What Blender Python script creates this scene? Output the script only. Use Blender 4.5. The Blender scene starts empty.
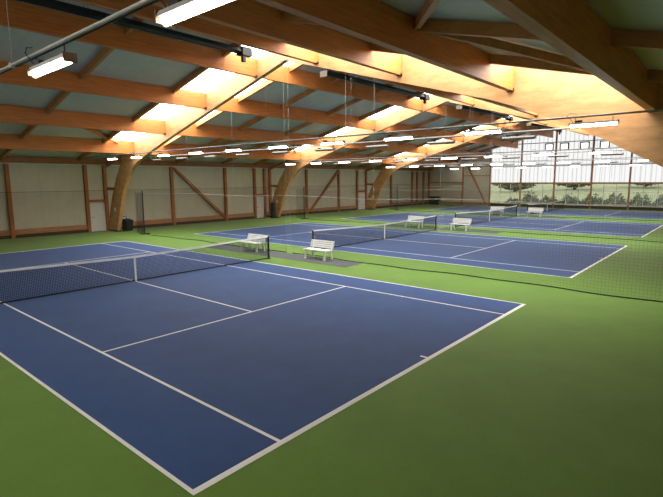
import bpy, bmesh, math, random
from mathutils import Vector, Matrix
random.seed(7)
scene = bpy.context.scene
COL = scene.collection
W, H = 663, 497

# ------------------------------------------------------------------ materials
def new_mat(name):
    m = bpy.data.materials.new(name); m.use_nodes = True
    nt = m.node_tree; nt.nodes.clear()
    out = nt.nodes.new('ShaderNodeOutputMaterial')
    return m, nt, out

def ramp(nt, fac, stops):
    r = nt.nodes.new('ShaderNodeValToRGB')
    el = r.color_ramp.elements
    while len(el) < len(stops): el.new(0.5)
    for e, (p, c) in zip(el, stops):
        e.position = p; e.color = (*c, 1)
    nt.links.new(fac, r.inputs[0])
    return r.outputs[0]

def noise(nt, scale, detail=4, rough=0.6, stretch=(1, 1, 1)):
    tc = nt.nodes.new('ShaderNodeTexCoord')
    mp = nt.nodes.new('ShaderNodeMapping'); mp.inputs['Scale'].default_value = stretch
    n = nt.nodes.new('ShaderNodeTexNoise'); n.inputs['Scale'].default_value = scale
    n.inputs['Detail'].default_value = detail; n.inputs['Roughness'].default_value = rough
    nt.links.new(tc.outputs['Object'], mp.inputs[0]); nt.links.new(mp.outputs[0], n.inputs['Vector'])
    return n.outputs['Fac']

def mix(nt, fac, a, b, mode='MIX'):
    m = nt.nodes.new('ShaderNodeMix'); m.data_type = 'RGBA'; m.blend_type = mode
    if isinstance(fac, (int, float)): m.inputs[0].default_value = fac
    else: nt.links.new(fac, m.inputs[0])
    for s, v in ((6, a), (7, b)):
        if isinstance(v, tuple): m.inputs[s].default_value = (*v, 1)
        else: nt.links.new(v, m.inputs[s])
    return m.outputs[2]

def bsdf(nt, out, color, rough=0.6, metal=0.0, spec=0.5):
    b = nt.nodes.new('ShaderNodeBsdfPrincipled')
    if isinstance(color, tuple): b.inputs['Base Color'].default_value = (*color, 1)
    else: nt.links.new(color, b.inputs['Base Color'])
    b.inputs['Roughness'].default_value = rough; b.inputs['Metallic'].default_value = metal
    b.inputs['Specular IOR Level'].default_value = spec
    nt.links.new(b.outputs[0], out.inputs[0])
    return b

def plain(name, c, rough=0.6, metal=0.0, var=0.12, scale=6, spec=0.4):
    m, nt, out = new_mat(name)
    f = noise(nt, scale)
    col = ramp(nt, f, [(0.3, tuple(x * (1 - var) for x in c)), (0.7, tuple(min(1, x * (1 + var)) for x in c))])
    bsdf(nt, out, col, rough, metal, spec)
    return m

def wood(name, c, stretch, lam_axis=2, lam=0.04, spec=0.35):
    m, nt, out = new_mat(name)
    dark = tuple(x * 0.72 for x in c); lite = tuple(min(1, x * 1.18) for x in c)
    g = ramp(nt, noise(nt, 5, 6, 0.65, stretch), [(0.3, dark), (0.7, lite)])
    # knots
    tc = nt.nodes.new('ShaderNodeTexCoord')
    v = nt.nodes.new('ShaderNodeTexVoronoi'); v.inputs['Scale'].default_value = 2.6
    nt.links.new(tc.outputs['Object'], v.inputs['Vector'])
    k = ramp(nt, v.outputs['Distance'], [(0.0, (0.45, 0.36, 0.3)), (0.09, (1, 1, 1))])
    col = mix(nt, 1.0, g, k, 'MULTIPLY')
    # lamella joints
    sx = nt.nodes.new('ShaderNodeSeparateXYZ'); nt.links.new(tc.outputs['Object'], sx.inputs[0])
    d = nt.nodes.new('ShaderNodeMath'); d.operation = 'DIVIDE'; d.inputs[1].default_value = lam
    nt.links.new(sx.outputs[lam_axis], d.inputs[0])
    fr = nt.nodes.new('ShaderNodeMath'); fr.operation = 'FRACT'; nt.links.new(d.outputs[0], fr.inputs[0])
    ln = ramp(nt, fr.outputs[0], [(0.0, (0.8, 0.76, 0.7)), (0.12, (1, 1, 1))])
    col = mix(nt, 0.6, col, ln, 'MULTIPLY')
    bsdf(nt, out, col, 0.5, 0, spec)
    return m

def carpet(name, c, c2, sheen=0.13):
    m, nt, out = new_mat(name)
    big = noise(nt, 0.8, 8, 0.72)
    fine = noise(nt, 45, 3, 0.7)
    a = ramp(nt, big, [(0.3, c), (0.7, c2)])
    f = ramp(nt, fine, [(0.3, (0.78, 0.78, 0.78)), (0.7, (1.15, 1.15, 1.15))])
    b = bsdf(nt, out, mix(nt, 0.8, a, f, 'MULTIPLY'), 0.75, 0, 0.3)
    b.inputs['Sheen Weight'].default_value = sheen; b.inputs['Sheen Roughness'].default_value = 0.45
    bp = nt.nodes.new('ShaderNodeBump'); bp.inputs['Strength'].default_value = 0.15; bp.inputs['Distance'].default_value = 0.004
    nt.links.new(fine, bp.inputs['Height']); nt.links.new(bp.outputs[0], b.inputs['Normal'])
    return m

def emit(name, c, s):
    m, nt, out = new_mat(name)
    e = nt.nodes.new('ShaderNodeEmission'); e.inputs[0].default_value = (*c, 1); e.inputs[1].default_value = s
    nt.links.new(e.outputs[0], out.inputs[0])
    return m

def lit_ribbed(name, c, s, axis, pitch, low):
    """translucent sheet lit by the daylight outside, with its own webs across"""
    m, nt, out = new_mat(name)
    tc = nt.nodes.new('ShaderNodeTexCoord'); sx = nt.nodes.new('ShaderNodeSeparateXYZ')
    nt.links.new(tc.outputs['Object'], sx.inputs[0])
    d = nt.nodes.new('ShaderNodeMath'); d.operation = 'DIVIDE'; d.inputs[1].default_value = pitch
    nt.links.new(sx.outputs[axis], d.inputs[0])
    fr = nt.nodes.new('ShaderNodeMath'); fr.operation = 'FRACT'; nt.links.new(d.outputs[0], fr.inputs[0])
    col = ramp(nt, fr.outputs[0], [(0.0, tuple(x * low for x in c)), (0.13, tuple(x * low for x in c)), (0.2, c), (1.0, c)])
    e = nt.nodes.new('ShaderNodeEmission'); e.inputs[1].default_value = s
    nt.links.new(col, e.inputs[0]); nt.links.new(e.outputs[0], out.inputs[0])
    return m

def netting(name, c, cell, cord, axes, extra=0.0):
    """knotted netting: opaque cords on a square grid, open between"""
    m, nt, out = new_mat(name)
    tc = nt.nodes.new('ShaderNodeTexCoord'); sx = nt.nodes.new('ShaderNodeSeparateXYZ')
    nt.links.new(tc.outputs['Object'], sx.inputs[0])
    outs = []
    for a in axes:
        d = nt.nodes.new('ShaderNodeMath'); d.operation = 'DIVIDE'; d.inputs[1].default_value = cell
        nt.links.new(sx.outputs[a], d.inputs[0])
        fr = nt.nodes.new('ShaderNodeMath'); fr.operation = 'FRACT'; nt.links.new(d.outputs[0], fr.inputs[0])
        lt = nt.nodes.new('ShaderNodeMath'); lt.operation = 'LESS_THAN'; lt.inputs[1].default_value = cord / cell
        nt.links.new(fr.outputs[0], lt.inputs[0]); outs.append(lt.outputs[0])
    mx = nt.nodes.new('ShaderNodeMath'); mx.operation = 'MAXIMUM'
    nt.links.new(outs[0], mx.inputs[0]); nt.links.new(outs[1], mx.inputs[1])
    ts = nt.nodes.new('ShaderNodeBsdfTransparent'); df = nt.nodes.new('ShaderNodeBsdfDiffuse')
    df.inputs[0].default_value = (*c, 1)
    ms = nt.nodes.new('ShaderNodeMixShader')
    nt.links.new(mx.outputs[0], ms.inputs[0]); nt.links.new(ts.outputs[0], ms.inputs[1]); nt.links.new(df.outputs[0], ms.inputs[2])
    nt.links.new(ms.outputs[0], out.inputs[0])
    return m

WOODC = (0.62, 0.232, 0.062)
M = dict(
    arch=wood('glulam_arch_wood', (0.54, 0.295, 0.125), (1.5, 0.25, 0.8), 2, 0.33),
    purlin=wood('glulam_purlin_wood', WOODC, (0.2, 2, 2.5), 2, 0.045),
    rafter=wood('rafter_wood', (0.50, 0.23, 0.075), (2, 0.3, 0.6), 2, 0.3),
    post=wood('post_wood', (0.42, 0.16, 0.055), (2, 2, 0.25), 0, 0.09),
    rail=wood('rail_wood', (0.46, 0.24, 0.11), (0.25, 2, 2), 2, 0.09),
    green=carpet('green_carpet', (0.10, 0.205, 0.018), (0.13, 0.255, 0.027)),
    blue=carpet('blue_carpet', (0.013, 0.055, 0.195), (0.022, 0.078, 0.245)),
    line=plain('white_line_paint', (0.90, 0.90, 0.88), 0.7, var=0.03),
    mat=plain('grey_mat', (0.09, 0.095, 0.10), 0.9, var=0.2, scale=20),
    bench=plain('white_plastic', (0.78, 0.78, 0.74), 0.4, var=0.04),
    black=plain('black_paint', (0.012, 0.012, 0.014), 0.45, var=0.2),
    black_fabric=plain('black_fabric', (0.014, 0.014, 0.016), 0.9, var=0.3, scale=14),
    dark_steel=plain('dark_steel', (0.05, 0.045, 0.042), 0.4, 0.7, var=0.2),
    steel=plain('galvanised_steel', (0.45, 0.45, 0.45), 0.45, 0.0, var=0.03, spec=0.4),
    white_metal=plain('white_enamel', (0.74, 0.74, 0.72), 0.4, var=0.04),
    lamp_body=plain('lamp_enamel', (0.36, 0.36, 0.35), 0.4, var=0.04),
    strap=plain('white_webbing', (0.9, 0.9, 0.88), 0.8, var=0.03),
    brown_steel=plain('brown_cap', (0.16, 0.10, 0.06), 0.5, var=0.2),
    rope=plain('dark_rope', (0.02, 0.022, 0.02), 0.9, var=0.3),
    cord=plain('pale_cord', (0.34, 0.34, 0.31), 0.8, var=0.1),
    lamp_lit=emit('lit_tube', (1.0, 0.965, 0.88), 18.0),
    lamp_off=plain('unlit_diffuser', (0.17, 0.172, 0.165), 0.5, var=0.03),
    skylight=lit_ribbed('skylight_sheet', (1.0, 0.985, 0.95), 7.5, 1, 1.05, 0.8),
    polycarb=lit_ribbed('polycarbonate_wall', (1.0, 1.0, 0.99), 0.70, 1, 0.5, 0.74),
    sash=plain('dark_sash', (0.11, 0.115, 0.12), 0.5, var=0.1),
    vent_pane=emit('lit_vent_pane', (1, 1, 1), 1.5),
    sill=plain('dark_brown_sill', (0.075, 0.045, 0.028), 0.7, var=0.25),
    bush=plain('shrub_leaf', (0.24, 0.25, 0.15), 0.9, var=0.5, scale=3),
    bush2=plain('shrub_leaf_grey', (0.30, 0.30, 0.22), 0.9, var=0.5, scale=3),
    tree=plain('tree_leaf', (0.20, 0.22, 0.12), 0.9, var=0.5, scale=2),
    bark=plain('bark', (0.10, 0.075, 0.055), 0.9, var=0.3),
    lawn=carpet('lawn_grass', (0.33, 0.36, 0.14), (0.55, 0.52, 0.28), 0.1),
    tnet=netting('tennis_netting', (0.012, 0.014, 0.02), 0.048, 0.010, (0, 2)),
    dnet=netting('divider_netting', (0.08, 0.09, 0.06), 0.10, 0.0029, (1, 2)),
    bnet=netting('back_netting', (0.03, 0.032, 0.03), 0.06, 0.0035, (0, 2)),
    gnet=netting('gathered_netting', (0.03, 0.035, 0.025), 0.03, 0.0026, (1, 2)),
    gnet2=netting('bunched_netting', (0.02, 0.025, 0.015), 0.03, 0.007, (1, 2)),
)

def make_wall_panel():
    m, nt, out = new_mat('wall_panel')
    tc = nt.nodes.new('ShaderNodeTexCoord'); sx = nt.nodes.new('ShaderNodeSeparateXYZ')
    nt.links.new(tc.outputs['Object'], sx.inputs[0])
    ad = nt.nodes.new('ShaderNodeMath'); ad.operation = 'ADD'
    nt.links.new(sx.outputs[0], ad.inputs[0]); nt.links.new(sx.outputs[1], ad.inputs[1])
    d = nt.nodes.new('ShaderNodeMath'); d.operation = 'DIVIDE'; d.inputs[1].default_value = 1.0
    nt.links.new(ad.outputs[0], d.inputs[0])
    fr = nt.nodes.new('ShaderNodeMath'); fr.operation = 'FRACT'; nt.links.new(d.outputs[0], fr.inputs[0])
    seam = ramp(nt, fr.outputs[0], [(0, (0.72, 0.72, 0.72)), (0.03, (1, 1, 1))])
    base = ramp(nt, noise(nt, 1.2), [(0.3, (0.58, 0.565, 0.46)), (0.7, (0.64, 0.625, 0.51))])
    bsdf(nt, out, mix(nt, 1.0, base, seam, 'MULTIPLY'), 0.55, 0, 0.3)
    return m
M['wallp'] = make_wall_panel()

def make_deck():
    m, nt, out = new_mat('roof_deck')
    tc = nt.nodes.new('ShaderNodeTexCoord'); sx = nt.nodes.new('ShaderNodeSeparateXYZ')
    nt.links.new(tc.outputs['Object'], sx.inputs[0])
    d = nt.nodes.new('ShaderNodeMath'); d.operation = 'DIVIDE'; d.inputs[1].default_value = 0.5
    nt.links.new(sx.outputs[0], d.inputs[0])
    fr = nt.nodes.new('ShaderNodeMath'); fr.operation = 'FRACT'; nt.links.new(d.outputs[0], fr.inputs[0])
    seam = ramp(nt, fr.outputs[0], [(0, (0.75, 0.75, 0.75)), (0.06, (1, 1, 1))])
    base = ramp(nt, noise(nt, 0.8), [(0.3, (0.52, 0.525, 0.48)), (0.7, (0.60, 0.605, 0.55))])
    bsdf(nt, out, mix(nt, 1.0, base, seam, 'MULTIPLY'), 0.42, 0, 0.5)
    return m
M['deck'] = make_deck()

def make_glass():
    m, nt, out = new_mat('window_glass')
    g = nt.nodes.new('ShaderNodeBsdfGlossy'); g.inputs['Roughness'].default_value = 0.02
    t = nt.nodes.new('ShaderNodeBsdfTransparent'); t.inputs[0].default_value = (0.93, 0.95, 0.94, 1)
    mx = nt.nodes.new('ShaderNodeMixShader'); mx.inputs[0].default_value = 0.06
    nt.links.new(t.outputs[0], mx.inputs[1]); nt.links.new(g.outputs[0], mx.inputs[2]); nt.links.new(mx.outputs[0], out.inputs[0])
    return m
M['glass'] = make_glass()

# ------------------------------------------------------------------ geometry helpers
def box(bm, lo, hi):
    vs = [bm.verts.new((x, y, z)) for z in (lo[2], hi[2]) for y in (lo[1], hi[1]) for x in (lo[0], hi[0])]
    for f in ((0, 2, 3, 1), (4, 5, 7, 6), (0, 1, 5, 4), (1, 3, 7, 5), (3, 2, 6, 7), (2, 0, 4, 6)):
        bm.faces.new([vs[i] for i in f])
    return vs

def beam(bm, a, b, w, h, up=(0, 0, 1)):
    """rectangular bar from a to b, w across and h along up"""
    a, b = Vector(a), Vector(b); d = (b - a).normalized()
    s = d.cross(Vector(up)).normalized(); u = s.cross(d).normalized()
    vs = []
    for p in (a, b):
        for i, j in ((-1, -1), (1, -1), (1, 1), (-1, 1)):
            vs.append(bm.verts.new(p + s * (i * w / 2) + u * (j * h / 2)))
    for f in ((0, 1, 2, 3), (7, 6, 5, 4), (0, 4, 5, 1), (1, 5, 6, 2), (2, 6, 7, 3), (3, 7, 4, 0)):
        bm.faces.new([vs[i] for i in f])

def tube(bm, pts, r, n=8, cap=True):
    pts = [Vector(p) for p in pts]
    rr = r if isinstance(r, (list, tuple)) else [r] * len(pts)
    rings = []
    for i, p in enumerate(pts):
        d = (pts[min(i + 1, len(pts) - 1)] - pts[max(i - 1, 0)]).normalized()
        ref = Vector((0, 0, 1)) if abs(d.z) < 0.9 else Vector((1, 0, 0))
        s = d.cross(ref).normalized(); u = s.cross(d)
        rings.append([bm.verts.new(p + (s * math.cos(2 * math.pi * k / n) + u * math.sin(2 * math.pi * k / n)) * rr[i]) for k in range(n)])
    for a, b in zip(rings, rings[1:]):
        for k in range(n):
            bm.faces.new((a[k], a[(k + 1) % n], b[(k + 1) % n], b[k]))
    if cap:
        bm.faces.new(rings[0][::-1]); bm.faces.new(rings[-1])

def prism_x(bm, prof, x0, x1):
    """closed profile in (y, z) extruded from x0 to x1"""
    a = [bm.verts.new((x0, y, z)) for y, z in prof]; b = [bm.verts.new((x1, y, z)) for y, z in prof]
    n = len(prof)
    bm.faces.new(a); bm.faces.new(b[::-1])
    for i in range(n):
        bm.faces.new((a[i], b[i], b[(i + 1) % n], a[(i + 1) % n]))

def prism_y(bm, prof, y0, y1):
    a = [bm.verts.new((x, y0, z)) for x, z in prof]; b = [bm.verts.new((x, y1, z)) for x, z in prof]
    n = len(prof)
    bm.faces.new(a); bm.faces.new(b[::-1])
    for i in range(n):
        bm.faces.new((a[i], b[i], b[(i + 1) % n], a[(i + 1) % n]))

def obj(name, bm, mat, parent=None, bevel=0.0, smooth=False, loc=None):
    bmesh.ops.recalc_face_normals(bm, faces=bm.faces)
    me = bpy.data.meshes.new(name); bm.to_mesh(me); bm.free()
    me.materials.append(M[mat] if isinstance(mat, str) else mat)
    if smooth:
        for p in me.polygons: p.use_smooth = True
    o = bpy.data.objects.new(name, me); COL.objects.link(o)
    if parent: o.parent = parent
    if loc: o.location = loc
    if bevel:
        b = o.modifiers.new('bevel', 'BEVEL'); b.width = bevel; b.segments = 2; b.limit_method = 'ANGLE'
    return o

def tag(o, label, cat, group=None, kind=None):
    if label: o['label'] = label
    if cat: o['category'] = cat
    if group: o['group'] = group
    if kind: o['kind'] = kind
    return o

def thing(name, label, cat, loc=(0, 0, 0), rz=0.0, group=None):
    o = bpy.data.objects.new(name, None); COL.objects.link(o)
    o.empty_display_size = 0.2
    o.location = loc; o.rotation_euler = (0, 0, rz)
    return tag(o, label, cat, group)

def copy_thing(root, loc, label, rz=None):
    r = root.copy(); COL.objects.link(r); r.location = loc
    if rz is not None: r.rotation_euler = (0, 0, rz)
    r['label'] = label
    for ch in list(root.children):
        c = ch.copy(); COL.objects.link(c); c.parent = r
        for g in list(ch.children):
            d = g.copy(); COL.objects.link(d); d.parent = c
    return r

def struct(name, bm, mat, parent=None, **k):
    o = obj(name, bm, mat, parent, **k); o['kind'] = 'structure'; return o

NTRIM = [0]
def trim(bm, mat, **k):
    NTRIM[0] += 1
    return struct('trim_%d' % NTRIM[0], bm, mat, **k)

# ------------------------------------------------------------------ measures of the hall
Y0 = 12.05                  # ridge
RZ, SL = 9.87, 0.255        # ridge height, roof slope
def roof(d): return RZ - SL * abs(d)
YL, YR = 31.0, -9.2         # long walls
XN, XE = -3.9, 60.8         # end walls
PITCH = 15.81               # court to court
ARCHES = [13.3, 29.1, 44.9]
AT = 0.26
DP = [2.0, 6.23, 10.5, 14.45]
ORD = ['first', 'second', 'third', 'fourth', 'fifth', 'sixth', 'seventh', 'eighth', 'ninth', 'tenth']

# ------------------------------------------------------------------ floor and walls
bm = bmesh.new(); box(bm, (XN, YR, -0.2), (XE + 0.3, YL + 0.3, 0)); struct('floor', bm, 'green')
bm = bmesh.new(); box(bm, (XN, YL, 0), (XE + 0.3, YL + 0.2, roof(YL - Y0) + 0.02)); struct('wall_left', bm, 'wallp')
bm = bmesh.new(); box(bm, (XN, YR - 0.2, 0), (XE + 0.3, YR, roof(YR - Y0) + 0.02)); struct('wall_right', bm, 'wallp')
bm = bmesh.new()
prism_x(bm, [(YR, 0), (YL, 0), (YL, roof(YL - Y0)), (Y0, RZ), (YR, roof(YR - Y0))], XN - 0.2, XN); struct('wall_near', bm, 'wallp')
# far end wall: panelled corner + sill, then glazing
YG = 21.75
bm = bmesh.new()
prism_x(bm, [(YG, 0), (YL, 0), (YL, roof(YL - Y0)), (YG, roof(YG - Y0))], XE, XE + 0.2)
struct('wall_far', bm, 'wallp')
bm = bmesh.new(); box(bm, (XE - 0.05, YR, 0), (XE + 0.2, YG, 0.36)); struct('baseboard_far', bm, 'sill')
bm = bmesh.new(); box(bm, (XE - 0.07, YR, 0.36), (XE + 0.1, YG, 0.42)); trim(bm, 'white_metal')
PY = [21.65, 17.6, 13.5, 9.35, 5.45, 1.35, -2.75]
nwin = 0
for a, b in zip(PY, PY[1:] + [YR]):
    nwin += 1
    bm = bmesh.new(); box(bm, (XE + 0.03, b, 0.42), (XE + 0.05, a, 3.0))
    w = struct('window_%d' % nwin, bm, 'glass')
    bm = bmesh.new()
    n = 3
    for k in range(n + 1):
        y = a + (b - a) * k / n
        box(bm, (XE + 0.0, y - 0.025, 0.42), (XE + 0.08, y + 0.025, 3.0))
    box(bm, (XE, b, 0.42), (XE + 0.08, a, 0.47)); box(bm, (XE, b, 2.95), (XE + 0.08, a, 3.0))
    struct('window_frame', bm, 'white_metal', w)
    # translucent sheets above
    nwin += 1
    bm = bmesh.new()
    prof = [(b, 3.1), (a, 3.1), (a, roof(a - Y0))]
    if b < Y0 < a: prof.append((Y0, RZ))
    prof.append((b, roof(b - Y0)))
    prism_x(bm, prof, XE + 0.02, XE + 0.06)
    struct('window_%d' % nwin, bm, 'polycarb')
    bm = bmesh.new()   # thin webs of the sheets
    y = a
    while y > b:
        box(bm, (XE + 0.0, y - 0.012, 3.1), (XE + 0.02, y + 0.012, roof(y - Y0) - 0.02)); y -= 1.0
    trim(bm, 'white_metal')
for y in PY:
    bm = bmesh.new(); box(bm, (XE - 0.24, y - 0.09, 0.0), (XE - 0.04, y + 0.09, roof(y - Y0) - 0.02)); trim(bm, 'rail')
for z, mt, t in ((3.03, 'rail', 0.10), (5.15, 'sash', 0.045), (6.72, 'sash', 0.045), (8.0, 'sash', 0.045)):
    ymax = min(YG, Y0 + (RZ - z) / SL - 0.2); ymin = max(YR, Y0 - (RZ - z) / SL + 0.2)
    bm = bmesh.new(); box(bm, (XE - 0.06, ymin, z - t), (XE + 0.02, ymax, z + t)); trim(bm, mt)
# small opening vents high in the end wall
for y in (14.35, 12.6, 10.35, 8.25):
    nwin += 1
    bm = bmesh.new()
    s, t = 0.52, 0.14
    for lo, hi in (((y - s, 6.98), (y + s, 6.98 + t)), ((y - s, 7.9 - t), (y + s, 7.9)), ((y - s, 6.98), (y - s + t, 7.9)), ((y + s - t, 6.98), (y + s, 7.9))):
        box(bm, (XE - 0.1, lo[0], lo[1]), (XE + 0.0, hi[0], hi[1]))
    w = struct('window_%d' % nwin, bm, 'sash')
    bm = bmesh.new(); box(bm, (XE - 0.04, y - s + t, 6.98 + t), (XE - 0.01, y + s - t, 7.9 - t)); struct('window_pane', bm, 'vent_pane', w)

# panelled corner of the end wall: rails, post, brace
for a, b, w in (((XE - 0.1, 30.8, 3.15), (XE - 0.1, 25.7, 3.15), 0.14), ((XE - 0.1, 25.7, 4.05), (XE - 0.1, 21.75, 4.05), 0.1),
                ((XE - 0.12, 25.6, 0.0), (XE - 0.12, 25.6, 5.9), 0.2), ((XE - 0.12, 24.9, 5.3), (XE - 0.12, 22.1, 0.2), 0.22),
                ((XE - 0.1, 30.9, 0.3), (XE - 0.1, 21.75, 0.3), 0.25)):
    bm = bmesh.new(); beam(bm, a, b, w, w, (1, 0, 0)); trim(bm, 'rail')

# long wall posts, rails, braces, doors
posts = [2.0, 7.15, 11.9, 13.25, 18.65, 23.95, 27.35, 28.6, 29.3, 34.5, 39.85, 43.3, 45.1, 50.6, 55.9, 57.2, 59.0, 60.6]
for x in posts:
    bm = bmesh.new(); box(bm, (x - 0.11, YL - 0.24, 0.0), (x + 0.11, YL - 0.01, 4.72)); trim(bm, 'post')
doors = [(12.05, 13.12), (27.5, 28.46), (43.45, 44.9)]
edges = [XN] + [e for d in doors for e in d] + [XE]
for a, b in zip(edges[0::2], edges[1::2]):
    bm = bmesh.new(); box(bm, (a, YL - 0.14, 0.22), (b, YL - 0.01, 0.55)); trim(bm, 'rail')
bm = bmesh.new(); box(bm, (XN, YL - 0.10, 0.0), (XE, YL - 0.012, 0.215)); struct('baseboard_left', bm, 'sill')
bm = bmesh.new(); box(bm, (XN, YL - 0.06, 4.72), (XE, YL - 0.01, 4.79)); trim(bm, 'white_metal')
bm = bmesh.new(); box(bm, (XN, YL - 0.34, 4.80), (XE, YL - 0.01, 5.05)); trim(bm, 'post')
for a, b in (((18.85, 4.6), (23.75, 0.35)), ((39.75, 4.6), (35.0, 0.35))):
    bm = bmesh.new(); beam(bm, (a[0], YL - 0.2, a[1]), (b[0], YL - 0.2, b[1]), 0.2, 0.2, (0, 1, 0)); trim(bm, 'post')
for i, (a, b) in enumerate(doors):
    bm = bmesh.new(); box(bm, (a, YL - 0.12, 0.02), (b, YL - 0.02, 2.02))
    d = struct('door_%d' % (i + 1), bm, 'white_metal')
    bm = bmesh.new(); tube(bm, [(a + 0.12, YL - 0.12, 1.05), (a + 0.12, YL - 0.2, 1.05), (a + 0.26, YL - 0.2, 1.05)], 0.018); struct('door_handle', bm, 'dark_steel', d)
    bm = bmesh.new(); box(bm, (a - 0.05, YL - 0.2, 2.12), (b + 0.05, YL - 0.02, 2.3)); trim(bm, 'post')
for x in ARCHES:   # horizontal ties from wall posts to the arch legs
    bm = bmesh.new(); box(bm, (x - 0.02, 29.5, 2.96), (x + 0.2, YL - 0.1, 3.16)); trim(bm, 'post')
    bm = bmesh.new(); beam(bm, (x + 0.13, 30.75, 4.7), (x + 0.13, 27.6, 5.6), 0.16, 0.2); trim(bm, 'post')

# ------------------------------------------------------------------ roof: deck, skylights, rafters
SKY = [(-2.45, -1.95)] + [(x - 1.95, x + 2.15) for x in ARCHES]  # first strip is an unseen glowing sheet, added to brighten the near end
segs, x = [], XN
for a, b in SKY: segs.append((x, a)); x = b
segs.append((x, XE + 0.3))
bm = bmesh.new()
for a, b in segs:
    for s in (-1, 1):
        D = (YL + 0.25 - Y0) if s > 0 else (Y0 - YR + 0.25)
        prism_x(bm, [(Y0, RZ + 0.01), (Y0 + s * D, roof(D) + 0.01), (Y0 + s * D, roof(D) + 0.14), (Y0, RZ + 0.14)], a, b)
# solid eaves strips of the bays that carry the skylights
for a, b in SKY:
    for s in (-1, 1):
        D = (YL + 0.25 - Y0) if s > 0 else (Y0 - YR + 0.25)
        prism_x(bm, [(Y0 + s * 14.5, roof(14.5) + 0.01), (Y0 + s * D, roof(D) + 0.01), (Y0 + s * D, roof(D) + 0.14), (Y0 + s * 14.5, roof(14.5) + 0.14)], a, b)
struct('ceiling', bm, 'deck')
for a, b in SKY:
    for s in (-1, 1):
        nwin += 1
        bm = bmesh.new()
        prism_x(bm, [(Y0, RZ + 0.03), (Y0 + s * 14.5, roof(14.5) + 0.03), (Y0 + s * 14.5, roof(14.5) + 0.06), (Y0, RZ + 0.06)], a, b)
        struct('window_%d' % nwin, bm, 'skylight')
raft = [1.3, 7.2, 11.3, 15.5, 18.9, 23.4, 27.1, 31.3, 35.0, 39.2, 42.9, 47.1, 51.0, 55.2, 58.6]
for x in raft:
    for s in (-1, 1):
        bm = bmesh.new()
        D = 18.8 if s > 0 else 21.0
        w, h = 0.075, 0.27
        xr = x - 0.4 if (s > 0 and x < 8) else x
        prism_x(bm, [(Y0, RZ), (Y0 + s * D, roof(D)), (Y0 + s * D, roof(D) - h), (Y0, RZ - h)], xr - w, xr + w)
        trim(bm, 'rafter')

for xb, sides in ((7.2, (1, -1)), (23.4, (1,)), (39.2, (1,))):
    for s in sides:
        for dx in (5.0, -5.0):
            d0, d1 = 10.65, 14.3
            bm = bmesh.new(); beam(bm, (xb + 0.1 * (1 if dx > 0 else -1), Y0 + s * d0, roof(d0) - 0.14), (xb + dx, Y0 + s * d1, roof(d1) - 0.14), 0.12, 0.2); trim(bm, 'rafter')

# ------------------------------------------------------------------ glulam arches
half_out = [(0, RZ - 0.005), (14.6, roof(14.6) - 0.005), (15.3, 5.75), (15.9, 5.26), (16.5, 4.62), (17.2, 3.75), (17.9, 2.6), (18.46, 1.38), (18.93, 0)]
rin = [(0, 9.02), (9.7, 6.24), (11.0, 5.78), (12.2, 5.24), (13.1, 4.82), (13.7, 4.46), (14.24, 4.17), (14.8, 3.86), (15.7, 3.3), (16.7, 2.45), (17.5, 1.45), (18.3, 0)]
rout = [(20.6, 0), (19.9, 1.5), (18.9, 3.1), (17.8, 4.3), (16.6, 5.2), (15.4, roof(15.4) - 0.005), (0, RZ - 0.005)]
half_in = [(17.55, 0), (16.95, 1.43), (16.4, 2.64), (15.95, 3.3), (15.4, 3.95), (14.8, 4.45), (14.0, 4.88), (13.0, 5.24), (12.0, 5.56), (9.7, 6.26), (0, 9.02)]
def arch_profile():
    up = [(Y0 + d, z) for d, z in half_out] + [(Y0 + d, z) for d, z in half_in]
    dn = [(Y0 - d, z) for d, z in rin[1:]] + [(Y0 - d, z) for d, z in rout[:-1]]
    return up + dn
ARNAME = ['closest to the camera', 'in the middle of the three', 'nearest the glazed end wall']
for i, x in enumerate(ARCHES):
    t = thing('glulam_arch', 'curved glued timber roof arch ' + ARNAME[i] + ', spanning all across the hall', 'arch', (x, Y0, 0), 0, 'glued timber arches')
    bm = bmesh.new()
    prof = [(y - Y0, z) for y, z in arch_profile()]
    n = len(half_out) + len(half_in)
    # two halves meet in a joint at the ridge
    L = prof[:n]; R = [prof[n - 1]] + prof[n:] + [prof[0]]
    for nm, pf in (('arch_half', L), ('arch_half', R)):
        bm = bmesh.new(); prism_x(bm, pf, 0, AT); obj(nm, bm, 'arch', t)
    bm = bmesh.new(); box(bm, (-0.008, -0.28, 9.0), (AT + 0.008, 0.28, 9.03)); obj('ridge_plate', bm, 'dark_steel', t)
    for s in (-1, 1):
        bm = bmesh.new(); c, hw = (18.24, 0.72) if s > 0 else (-19.45, 1.18); box(bm, (-0.03, c - hw, 0.0), (AT + 0.03, c + hw, 0.1)); obj('base_shoe', bm, 'dark_steel', t)
    bm = bmesh.new(); box(bm, (-0.012, 17.55, 1.45), (0.0, 17.75, 1.72)); lb = obj('notice', bm, 'white_metal', t); lb['label'] = 'small white notice on the arch leg'

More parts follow.
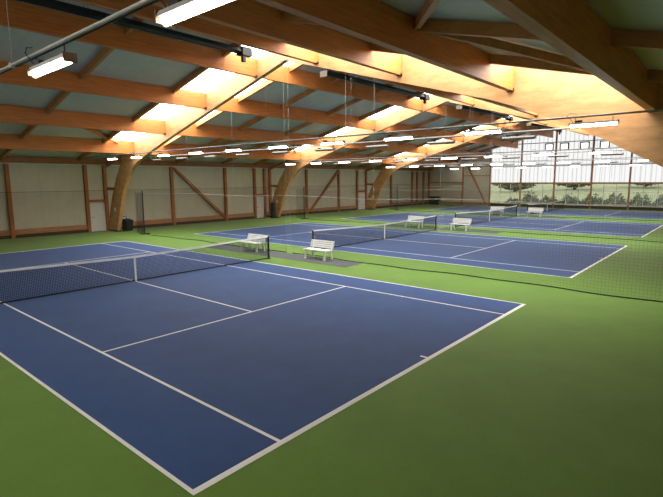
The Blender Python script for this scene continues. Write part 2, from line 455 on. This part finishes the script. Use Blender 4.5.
# ------------------------------------------------------------------ purlins
bays = [(XN + 0.02, ARCHES[0]), (ARCHES[0] + AT, ARCHES[1]), (ARCHES[1] + AT, ARCHES[2]), (ARCHES[2] + AT, XE - 0.02)]
BAY = ['over the nearest court', 'over the second court', 'over the third court', 'over the farthest court']
for bi, (xa, xb) in enumerate(bays):
    for s in (1, -1):
        for k, d in enumerate(DP):
            w = 0.1; dep = 0.80
            yc = s * d
            lab = 'glued timber purlin ' + BAY[bi] + ', ' + ORD[k] + ' below the ridge ' + ('towards the panelled long wall' if s > 0 else 'on the opposite slope')
            bm = bmesh.new()
            prism_x(bm, [(-w, roof(yc - w) - 0.01), (w, roof(yc + w) - 0.01), (w, roof(d) - dep), (-w, roof(d) - dep)], xa, xb)
            p = obj('roof_purlin', bm, 'purlin', loc=(0, Y0 + yc, 0))
            tag(p, lab, 'beam', 'glued timber roof purlins')
            if bi < 3:
                bm = bmesh.new(); box(bm, (xb - 0.12, -w - 0.012, roof(d) - dep - 0.02), (xb - 0.001, w + 0.012, roof(d) - dep + 0.07)); obj('beam_shoe', bm, 'dark_steel', p)
# eaves beams
for s, y in ((1, YL - 0.6), (-1, YR + 0.6)):
    bm = bmesh.new(); zt = roof(y - Y0) - 0.01
    box(bm, (XN, y - 0.08, zt - 0.3), (XE, y + 0.08, zt - 0.04)); trim(bm, 'post')

# ------------------------------------------------------------------ tennis courts
CN = ['closest to the camera', 'second from the camera', 'third from the camera', 'farthest off, under the glazed end wall']
CL, CW, SG = 23.77, 10.97, 1.372
Yn = CL / 2
for k in range(4):
    x0 = PITCH * k
    t = thing('tennis_court', 'blue carpet tennis court with white lines, ' + CN[k], 'court', (x0, 0, 0), 0, 'blue tennis courts')
    bm = bmesh.new(); box(bm, (0, 0, 0.0), (CW, CL, 0.004)); obj('court_surface', bm, 'blue', t)
    def ln(nm, a, b):
        bm = bmesh.new(); box(bm, (a[0], a[1], 0.004), (b[0], b[1], 0.007)); o = obj(nm, bm, 'line', t); return o
    lw, bw = 0.055, 0.10
    ln('baseline', (-0.03, -0.03), (CW + 0.03, bw - 0.03)); ln('baseline', (-0.03, CL - bw + 0.03), (CW + 0.03, CL + 0.03))
    for x in (-0.03, SG, CW - SG - lw, CW - lw + 0.03):
        ln('sideline', (x, bw - 0.03), (x + lw, CL - bw + 0.03))
    for y in (5.485 - lw / 2, CL - 5.485 - lw / 2):
        ln('service_line', (SG + lw, y), (CW - SG - lw, y + lw))
    ln('centre_service_line', (CW / 2 - lw / 2, 5.485 + lw / 2), (CW / 2 + lw / 2, CL - 5.485 - lw / 2))
    ln('centre_mark', (CW / 2 - lw / 2, bw - 0.03), (CW / 2 + lw / 2, bw + 0.12)); ln('centre_mark', (CW / 2 - lw / 2, CL - bw - 0.12), (CW / 2 + lw / 2, CL - bw + 0.03))

# ------------------------------------------------------------------ tennis nets
def net_h(x):
    u = abs(x - CW / 2) / (CW / 2 + 0.914)
    return 0.914 + (1.07 - 0.914) * u ** 1.2
def make_net(x0, label):
    t = thing('tennis_net', label, 'net', (x0, Yn, 0.008), 0, 'tennis nets')
    xa, xb, n = -0.914, CW + 0.914, 24
    xs = [xa + (xb - xa) * i / n for i in range(n + 1)]
    bm = bmesh.new()
    top = [bm.verts.new((x, 0, net_h(x) - 0.03)) for x in xs]; bot = [bm.verts.new((x, 0.0, 0.02)) for x in xs]
    for i in range(n): bm.faces.new((bot[i], bot[i + 1], top[i + 1], top[i]))
    obj('net_mesh', bm, 'tnet', t)
    bm = bmesh.new()
    for i in range(n):
        a, b = xs[i], xs[i + 1]
        vs = [bm.verts.new(p) for p in ((a, -0.012, net_h(a) - 0.065), (b, -0.012, net_h(b) - 0.065), (b, -0.012, net_h(b)), (a, -0.012, net_h(a)),
                                        (a, 0.012, net_h(a) - 0.065), (b, 0.012, net_h(b) - 0.065), (b, 0.012, net_h(b)), (a, 0.012, net_h(a)))]
        for f in ((0, 1, 2, 3), (7, 6, 5, 4), (3, 2, 6, 7), (4, 5, 1, 0)): bm.faces.new([vs[j] for j in f])
    o = obj('headband', bm, 'strap', t); o['label'] = 'white band along the net top'
    bm = bmesh.new(); box(bm, (CW / 2 - 0.03, -0.02, 0.0), (CW / 2 + 0.03, 0.02, 0.92)); o = obj('centre_strap', bm, 'strap', t); o['label'] = 'white centre strap'
    bm = bmesh.new(); tube(bm, [(xa, 0, 0.03), (xb, 0, 0.03)], 0.022, 6); obj('bottom_cord', bm, 'rope', t)
    for x in (xa, xb):
        bm = bmesh.new(); tube(bm, [(x, 0, 0.0), (x, 0, 1.06)], 0.042, 14); p = obj('net_post', bm, 'black', t, smooth=False)
        bm = bmesh.new(); tube(bm, [(x, 0, 1.06), (x, 0, 1.10)], [0.045, 0.03], 14); obj('post_cap', bm, 'steel', p)
        bm = bmesh.new(); tube(bm, [(x, 0, 0.0), (x, 0, 0.02)], 0.09, 14); obj('floor_socket', bm, 'dark_steel', p)
        bm = bmesh.new(); tube(bm, [(x, -0.05, 0.75), (x, -0.13, 0.75), (x, -0.13, 0.66)], 0.012, 6); obj('winder', bm, 'steel', p)
    return t
net0 = make_net(0, 'dark tennis net with white headband across the court closest to the camera')
for k, s in ((1, 'second court from the camera'), (2, 'third court from the camera'), (3, 'farthest court')):
    copy_thing(net0, (PITCH * k, Yn, 0.008), 'dark tennis net with white headband across the ' + s)

# ------------------------------------------------------------------ mats and benches
for k, s in enumerate(('first', 'second', 'third')):
    bm = bmesh.new(); box(bm, (12.35 + PITCH * k, 7.75, 0), (13.6 + PITCH * k, 17.5, 0.012))
    tag(obj('floor_mat', bm, 'mat', bevel=0.004), 'long dark grey mat under the ' + s + ' pair of white benches', 'mat', 'grey bench mats')

def make_bench(loc, label):
    t = thing('bench', label, 'bench', loc, 0, 'white courtside benches')
    hl = 0.70
    for k in range(4):    # seat slats, seat faces -X
        x = -0.26 + 0.125 * k
        bm = bmesh.new(); box(bm, (x, -hl, 0.425), (x + 0.105, hl, 0.455)); obj('seat_slat', bm, 'bench', t, bevel=0.008)
    for k in range(4):    # back slats, leaning
        z = 0.50 + 0.085 * k; x = 0.26 + 0.03 * k
        bm = bmesh.new(); beam(bm, (x, -hl, z + 0.04), (x, hl, z + 0.04), 0.028, 0.07, (0.3, 0, 1)); obj('back_slat', bm, 'bench', t, bevel=0.006)
    for y in (-0.56, 0.56):
        bm = bmesh.new(); beam(bm, (-0.22, y, 0.0), (-0.17, y, 0.42), 0.07, 0.09, (1, 0, 0)); obj('leg', bm, 'bench', t, bevel=0.01)
        bm = bmesh.new(); beam(bm, (0.33, y, 0.0), (0.22, y, 0.42), 0.07, 0.09, (1, 0, 0)); obj('leg', bm, 'bench', t, bevel=0.01)
        bm = bmesh.new(); beam(bm, (-0.2, y, 0.40), (0.25, y, 0.40), 0.06, 0.05); obj('seat_bearer', bm, 'bench', t, bevel=0.006)
        bm = bmesh.new(); beam(bm, (0.27, y, 0.40), (0.372, y, 0.82), 0.05, 0.04, (1, 0, 0)); obj('back_upright', bm, 'bench', t, bevel=0.006)
        bm = bmesh.new(); box(bm, (-0.28, y - 0.05, 0.0), (-0.14, y + 0.05, 0.06)); obj('foot', bm, 'bench', t, bevel=0.01)
    return t
ZM = 0.012
b0 = make_bench((13.18, 10.0, ZM), 'white slatted bench in front of the grey mat end closest to the camera')
b0['label'] = 'closest white slatted bench, on the first grey mat short of the net'
copy_thing(b0, (13.0, 14.35, ZM), 'white slatted bench on the first grey mat, behind the nearest net post')
for k, s in ((1, 'second'), (2, 'third')):
    copy_thing(b0, (13.05 + PITCH * k - 0.25, 10.5, ZM), 'white slatted bench on the ' + s + ' grey mat, short of the net line')
    copy_thing(b0, (13.0 + PITCH * k - 0.25, 14.2, ZM), 'white slatted bench on the ' + s + ' grey mat, beyond the net line')

# ------------------------------------------------------------------ divider nets
def make_divider(k, loc, label):
    t = thing('divider_net', label, 'divider net', loc, 0, 'court divider nets')
    def hem(y): return 0.10 * math.sin(y * 0.7) + 0.06 * math.sin(y * 1.9 + 1)
    def topz(y): return 2.80 + 0.12 * math.cos((y - 11.9) / 4.2 * math.pi) * 0.3
    for nm, ya, yb in (('net_panel', -3.0, 12.2), ('net_panel', 12.65, 26.4)):
        n = 40
        ys = [ya + (yb - ya) * i / n for i in range(n + 1)]
        bm = bmesh.new()
        rows = []
        for j in range(5):
            f = j / 4
            rows.append([bm.verts.new((hem(y) * (1 - f) ** 2, y, 0.02 + (topz(y) - 0.02) * f)) for y in ys])
        for j in range(4):
            for i in range(n): bm.faces.new((rows[j][i], rows[j][i + 1], rows[j + 1][i + 1], rows[j + 1][i]))
        p = obj(nm, bm, 'dnet', t)
        bm = bmesh.new(); tube(bm, [(hem(y), y, 0.02) for y in ys], 0.02, 6); o = obj('hem_rope', bm, 'rope', p); o['label'] = 'dark rope hem lying on the floor'
    bm = bmesh.new(); tube(bm, [(0, -6.9 + 37.3 * i / 60, topz(-6.9 + 37.3 * i / 60)) for i in range(61)], 0.010, 6); obj('top_cable', bm, 'cord', t)
    # gathered ends
    for yc, wdt, n, mt in ((-3.3, 0.55, 10, 'gnet2'), (27.0, 1.0, 8, 'gnet')):
        bm = bmesh.new()
        a = []
        for i in range(n * 2 + 1):
            y = yc - wdt / 2 + wdt * i / (n * 2); x = 0.07 if i % 2 else -0.07
            a.append((bm.verts.new((x, y, 0.03)), bm.verts.new((x * 0.7, y, 2.8))))
        for (p, q), (r_, s_) in zip(a, a[1:]): bm.faces.new((p, r_, s_, q))
        obj('gathered_net', bm, mt, t)
    bm = bmesh.new(); tube(bm, [(0, 26.5, 0.05), (0.0, 26.5, 2.95)], 0.04, 10); p = obj('pole', bm, 'black', t)
    bm = bmesh.new(); box(bm, (-0.25, 26.25, 0), (0.25, 26.75, 0.06)); obj('pole_base', bm, 'black', p)
    for y in (7.3, 8.8, 12.3, 12.6, 16.6, 20.9):
        bm = bmesh.new(); tube(bm, [(0, y, topz(y) if y not in (12.3, 12.6) else 0.05), (0, y, roof(y - Y0) - 0.02)], 0.006, 5); obj('hanger_cord', bm, 'cord', t)
    return t
dv = make_divider(0, (13.72, 0, 0), 'fine mesh divider net hung between the nearest and second courts')
copy_thing(dv, (13.72 + PITCH, 0, 0), 'fine mesh divider net hung between the second and third courts')
copy_thing(dv, (13.72 + 2 * PITCH, 0, 0), 'fine mesh divider net hung between the third and farthest courts')

# back nets along the panelled wall
bn = [(XN + 0.1, 13.2, 'behind the nearest court'), (13.7, 29.0, 'behind the second court'), (29.5, 44.8, 'behind the third court'), (45.3, 60.5, 'behind the farthest court')]
for a, b, s in bn:
    t = thing('back_net', 'dark fine net along the foot of the panelled wall ' + s, 'net', ((a + b) / 2, YL - 0.45, 0), 0, 'back nets along the wall')
    h = (b - a) / 2
    bm = bmesh.new(); vs = [bm.verts.new(p) for p in ((-h, 0, 0.02), (h, 0, 0.02), (h, 0, 2.93), (-h, 0, 2.93))]; bm.faces.new(vs); obj('net_panel', bm, 'bnet', t)
    bm = bmesh.new(); tube(bm, [(-h, 0, 2.94), (h, 0, 2.94)], 0.012, 6); obj('top_cable', bm, 'rope', t)

# ------------------------------------------------------------------ lamp rows
LZ = 4.98
def make_lamp(lit, label, grp, loc):
    t = thing('hanging_lamp', label, 'lamp', loc, 0, grp)
    L = 0.58
    bm = bmesh.new(); prism_y(bm, [(-0.075, 0.03), (0.075, 0.03), (0.05, 0.085), (-0.05, 0.085)], -L, L); obj('housing', bm, 'lamp_body', t, bevel=0.006)
    bm = bmesh.new()
    pr = [(0.045 * math.cos(a), 0.03 + 0.07 * math.sin(a)) for a in [math.pi + math.pi * i / 8 for i in range(9)]]
    prism_y(bm, pr, -L + 0.02, L - 0.02); o = obj('diffuser', bm, 'lamp_lit' if lit else 'lamp_off', t)
    o['label'] = 'glowing tube cover' if lit else 'unlit tube cover'
    for y in (-L - 0.012, L):
        bm = bmesh.new(); box(bm, (-0.078, y, -0.022), (0.078, y + 0.012, 0.088)); obj('end_cap', bm, 'brown_steel', t)
    for y in (-0.45, 0.45):
        bm = bmesh.new(); tube(bm, [(0, y, 0.08), (0.0, y, 0.213)], 0.008, 5); obj('hanger', bm, 'dark_steel', t)
    bm = bmesh.new(); tube(bm, [(0.0, 0.5, 0.09), (-0.04, 0.56, 0.18), (-0.06, 0.66, 0.28), (-0.06, 0.58, 0.34), (-0.06, 0.4, 0.3)], 0.008, 5); obj('lamp_cord', bm, 'black', t)
    bm = bmesh.new(); box(bm, (-0.04, 0.28, 0.085), (0.04, 0.44, 0.14)); obj('connector', bm, 'black', t)
    return t
rows = [(-0.36, True, "along nearest court's open side", [-4.2, -1.0, 2.22, 5.4, 8.6, 11.8]),
        (11.65, True, "over nearest court's far sideline", None),
        (14.7, False, "over second court's near sideline", None),
        (27.45, True, "over second court's far sideline", None),
        (30.5, False, "over third court's near sideline", None),
        (43.25, True, "over third court's far sideline", None),
        (46.3, False, "over farthest court's near sideline", None),
        (59.0, True, 'beside the glazed end wall', None)]
lamp_on = lamp_off = None
for x, lit, s, ys in rows:
    t = thing('lamp_rail', 'grey metal lamp rail running across the hall ' + s, 'rail', (x, 0, LZ + 0.215), 0, 'lamp rails')
    bm = bmesh.new(); tube(bm, [(0.03, -6.5, 0.03), (0.03, 30.3, 0.03)], 0.022, 14); obj('pipe', bm, 'steel', t, smooth=True)
    bm = bmesh.new(); box(bm, (0.054, -6.5, 0.0), (0.068, 30.3, 0.016)); obj('cable_strip', bm, 'black', t)
    for y in (-3.0, 3.6, 9.3, 15.0, 21.0, 27.0):
        bm = bmesh.new(); box(bm, (-0.008, y - 0.04, -0.008), (0.068, y + 0.04, 0.063)); obj('clamp', bm, 'steel', t)
        bm = bmesh.new(); tube(bm, [(0.03, y, 0.055), (0.03, y, roof(y - Y0) - LZ - 0.235)], 0.004, 4); obj('hanger_wire', bm, 'cord', t)
    if ys is None: ys = [-1.3 + 3.045 * k for k in range(10)]
    for i, y in enumerate(ys):
        lab = ('lit' if lit else 'switched off') + ' strip lamp, ' + ORD[i] + ' from the baseline end, ' + s
        loc = (x + 0.03, y, LZ)
        grp = 'lit hanging strip lamps' if lit else 'switched off strip lamps'
        src = lamp_on if lit else lamp_off
        if src is None:
            o = make_lamp(lit, lab, grp, loc)
            if lit: lamp_on = o
            else: lamp_off = o
        else:
            copy_thing(src, loc, lab)

# ------------------------------------------------------------------ radiant tube heaters under the ridge
def make_heater(loc, label):
    t = thing('tube_heater', label, 'heater', loc, 0, 'dark tube heaters')
    Lh = 10.2
    bm = bmesh.new(); prism_x(bm, [(-0.25, -0.02), (-0.16, 0.15), (0.16, 0.15), (0.25, -0.02), (0.24, -0.02), (0.15, 0.135), (-0.15, 0.135), (-0.24, -0.02)], -Lh, -0.3); obj('reflector', bm, 'black', t)
    for y in (-0.085, 0.085):
        bm = bmesh.new(); tube(bm, [(-Lh + 0.1, y, 0.02), (-0.2, y, 0.02)], 0.05, 10); obj('heater_tube', bm, 'black', t, smooth=True)
    bm = bmesh.new(); box(bm, (-0.35, -0.28, -0.16), (0.18, 0.0, 0.2)); box(bm, (-0.3, -0.22, -0.42), (-0.14, -0.06, -0.16)); obj('burner_box', bm, 'black', t, bevel=0.01)
    bm = bmesh.new(); box(bm, (-0.3, 0.03, -0.1), (0.2, 0.26, 0.3)); obj('fan_box', bm, 'black', t, bevel=0.01)
    for x in (-Lh + 0.3, -6.8, -3.5, -0.28, 0.08):
        for y in (-0.15, 0.15):
            bm = bmesh.new(); tube(bm, [(x, y, 0.1), (x, y, roof(loc[1] + y - Y0) - loc[2] - 0.02)], 0.008, 4); obj('chain', bm, 'dark_steel', t)
    bm = bmesh.new(); box(bm, (-Lh - 0.4, -0.26, -0.2), (-Lh - 0.36, 0.22, 0.1)); o = obj('end_plate', bm, 'white_metal', t); o['label'] = 'white plate at the tube end'
    return t
h0 = make_heater((11.65, 12.84, 9.15), 'dark tube heater hung near the ridge over the nearest court')
for k, s in ((1, 'second'), (2, 'third'), (3, 'farthest')):
    copy_thing(h0, (11.65 + PITCH * k, 12.84, 9.15), 'dark tube heater hung near the ridge over the ' + s + ' court')

# ------------------------------------------------------------------ dark things along the panelled wall
t = thing('wheeled_bin', 'black lidded bin against the foot of the closest arch', 'bin', (13.95, 29.3, 0), 0.2)
bm = bmesh.new()
lo = [(-0.24, -0.24), (0.24, -0.24), (0.24, 0.24), (-0.24, 0.24)]
a = [bm.verts.new((x, y, 0.06)) for x, y in lo]; b = [bm.verts.new((x * 1.2, y * 1.2, 0.72)) for x, y in lo]
bm.faces.new(a[::-1]); bm.faces.new(b)
for i in range(4): bm.faces.new((a[i], a[(i + 1) % 4], b[(i + 1) % 4], b[i]))
obj('body', bm, 'black_fabric', t, bevel=0.03)
bm = bmesh.new(); prism_x(bm, [(-0.32, 0.72), (0.32, 0.72), (0.30, 0.9), (-0.28, 0.8)], -0.31, 0.31); obj('lid', bm, 'black_fabric', t, bevel=0.02)
bm = bmesh.new(); tube(bm, [(-0.2, 0.3, 0.82), (-0.2, 0.36, 1.05), (0.2, 0.36, 1.05), (0.2, 0.3, 0.82)], 0.025, 8); obj('handle', bm, 'black', t)
for x in (-0.2, 0.2):
    bm = bmesh.new(); tube(bm, [(x - 0.03, 0.2, 0.07), (x + 0.03, 0.2, 0.07)], 0.07, 14); obj('wheel', bm, 'black', t)

t = thing('rolled_screen', 'tall roll of black sheeting stood against the middle arch', 'roll', (28.55, 29.7, 0), 0)
bm = bmesh.new(); tube(bm, [(0, 0, 0.0), (0.01, 0.01, 0.5), (-0.01, 0, 1.0), (0.02, 0, 1.5)], [0.24, 0.22, 0.23, 0.2], 14); obj('roll_body', bm, 'black_fabric', t, smooth=False)
for z in (0.4, 1.1):
    bm = bmesh.new(); tube(bm, [(0, 0, z), (0, 0, z + 0.06)], 0.25, 14); obj('strap', bm, 'black', t)

t = thing('storage_cabinet', 'low dark cabinet in the far corner of the hall', 'cabinet', (60.1, 29.6, 0), 0)
bm = bmesh.new(); box(bm, (-0.3, -0.75, 0.0), (0.3, 0.75, 1.15)); obj('body', bm, 'black', t, bevel=0.015)
for s in (-1, 1):
    bm = bmesh.new(); box(bm, (-0.32, min(s * 0.02, s * 0.72), 0.1), (-0.30, max(s * 0.02, s * 0.72), 1.1)); d = obj('door', bm, 'black', t)
    bm = bmesh.new(); tube(bm, [(-0.345, s * 0.08, 0.55), (-0.345, s * 0.08, 0.75)], 0.012, 6); obj('handle', bm, 'steel', d)

# ------------------------------------------------------------------ outside the glazed end
bm = bmesh.new()
n = 24
g = [[bm.verts.new((XE + 0.4 + i * 4.0, -70 + j * 8.0, -0.25 + 0.00045 * (i * 4.0) ** 2 + 0.25 * math.sin(j * 0.9 + i * 0.3) * min(1, i / 6))) for j in range(n)] for i in range(28)]
for i in range(27):
    for j in range(n - 1): bm.faces.new((g[i][j], g[i + 1][j], g[i + 1][j + 1], g[i][j + 1]))
tag(obj('lawn', bm, 'lawn', smooth=True), None, None, kind='structure')
def blob_plant(bm, cx, cy, z0, rx, ry, h, nl, size):
    for _ in range(nl):
        a = random.uniform(0, 2 * math.pi); v = random.uniform(0, 1); q = random.uniform(0.55, 1) * math.sqrt(max(0.05, 1 - (2 * v - 1) ** 2))
        p = Vector((cx + rx * q * math.cos(a), cy + ry * q * math.sin(a), z0 + h * v * (0.75 + 0.35 * math.sin(a * 3 + cx + cy * 2) * random.random())))
        d1 = Vector((random.uniform(-1, 1), random.uniform(-1, 1), random.uniform(-1, 1))).normalized()
        d2 = d1.cross(Vector((random.uniform(-1, 1), random.uniform(-1, 1), random.uniform(-1, 1)))).normalized()
        s = size * random.uniform(0.6, 1.3)
        bm.faces.new([bm.verts.new(p + d1 * s), bm.verts.new(p + d2 * s * 0.6), bm.verts.new(p - d1 * s), bm.verts.new(p - d2 * s * 0.6)])
SH = [(19.9, 'first'), (17.2, 'second'), (14.6, 'third'), (12.0, 'fourth'), (9.3, 'fifth'), (6.6, 'sixth'), (4.0, 'seventh'), (1.2, 'eighth'), (-1.6, 'ninth')]
SH = [(y, s, 3.0, 'low') for y, s in SH] + [(y - 1.35, s, 6.2, 'taller') for y, s in SH]
for i, (y, s, dx, hw) in enumerate(SH):
    bm = bmesh.new(); h = random.uniform(1.2, 1.7) if dx < 4 else random.uniform(1.6, 2.2)
    blob_plant(bm, 0, 0, -0.1, 0.8, 1.25, h, 800, 0.13)
    t = thing('shrub', hw + ' shrub in the ' + ('front' if dx < 4 else 'rear') + ' row outside the glazed end, ' + s + ' from the panelled corner', 'shrub', (XE + dx + random.uniform(-0.3, 0.4), y, -0.2), 0, 'shrubs outside the end wall')
    obj('foliage', bm, 'bush2' if i % 2 else 'bush', t)
    bm = bmesh.new()
    for k in range(5):
        a = k * 1.256; tube(bm, [(0, 0, -0.05), (0.3 * math.cos(a), 0.5 * math.sin(a), h * 0.6)], [0.03, 0.012], 5)
    obj('stems', bm, 'bark', t)
TR = [(26, 3.1, 0.42, 9, 'thick trunked tree outside, seen near the low end of the glazing'), (44, 34, 0.3, 7, 'small tree beyond the lawn, nearest the panelled corner'),
      (52, 24, 0.3, 8, 'rounded tree beyond the lawn, second from the panelled corner'), (60, 12, 0.3, 8, 'spreading tree beyond the lawn, third from the panelled corner'),
      (55, -2, 0.3, 7, 'bushy tree beyond the lawn, fourth from the panelled corner'), (62, -14, 0.3, 8, 'bushy tree beyond the lawn, farthest from the panelled corner')]
for dx, y, r, h, s in TR:
    z = -0.25 + 0.00045 * dx * dx
    t = thing('tree', s, 'tree', (XE + dx, y, z - 0.15), 0, 'trees outside')
    bm = bmesh.new(); tube(bm, [(0, 0, 0), (0.05, 0.05, h * 0.35), (0, 0.1, h * 0.75)], [r * 1.2, r, r * 0.4], 10); obj('trunk', bm, 'bark', t, smooth=True)
    bm = bmesh.new(); blob_plant(bm, 0, 0, h * 0.12 if r < 0.4 else h * 0.5, 3.6, 5.2, h * 0.8, 1500, 0.42); obj('crown', bm, 'tree', t)

# ------------------------------------------------------------------ light
w = bpy.data.worlds.new('overcast'); scene.world = w; w.use_nodes = True
nt = w.node_tree; bg = nt.nodes['Background']
bg.inputs[0].default_value = (0.93, 0.97, 1.0, 1); bg.inputs[1].default_value = 1.1

# ------------------------------------------------------------------ camera
cd = bpy.data.cameras.new('camera'); cam = bpy.data.objects.new('camera', cd); COL.objects.link(cam)
rx, ry, rz = -0.1412, -0.0065, 0.7082
cz, sz, cx, sx, cy, sy = math.cos(rz), math.sin(rz), math.cos(rx), math.sin(rx), math.cos(ry), math.sin(ry)
f = Vector((cz * cx, sz * cx, sx)); r = Vector((sz, -cz, 0)); u = r.cross(f)
r2 = r * cy + u * sy; u2 = -r * sy + u * cy
mat = Matrix((r2, u2, -f)).transposed().to_4x4(); mat.translation = Vector((-2.8222, -4.5198, 3.5654))
cam.matrix_world = mat
cd.sensor_fit = 'HORIZONTAL'; cd.sensor_width = 36.0; cd.lens = 480.2455 * 36.0 / W
cd.clip_start = 0.05; cd.clip_end = 500
scene.camera = cam

scene.view_settings.view_transform = 'Standard'; scene.view_settings.look = 'None'
scene.view_settings.exposure = 0.45; scene.view_settings.gamma = 1.0; scene.view_settings.use_curve_mapping = False
scene.cycles.max_bounces = 8; scene.cycles.diffuse_bounces = 5; scene.cycles.transparent_max_bounces = 24
scene.cycles.use_denoising = True; scene.cycles.sample_clamp_indirect = 6
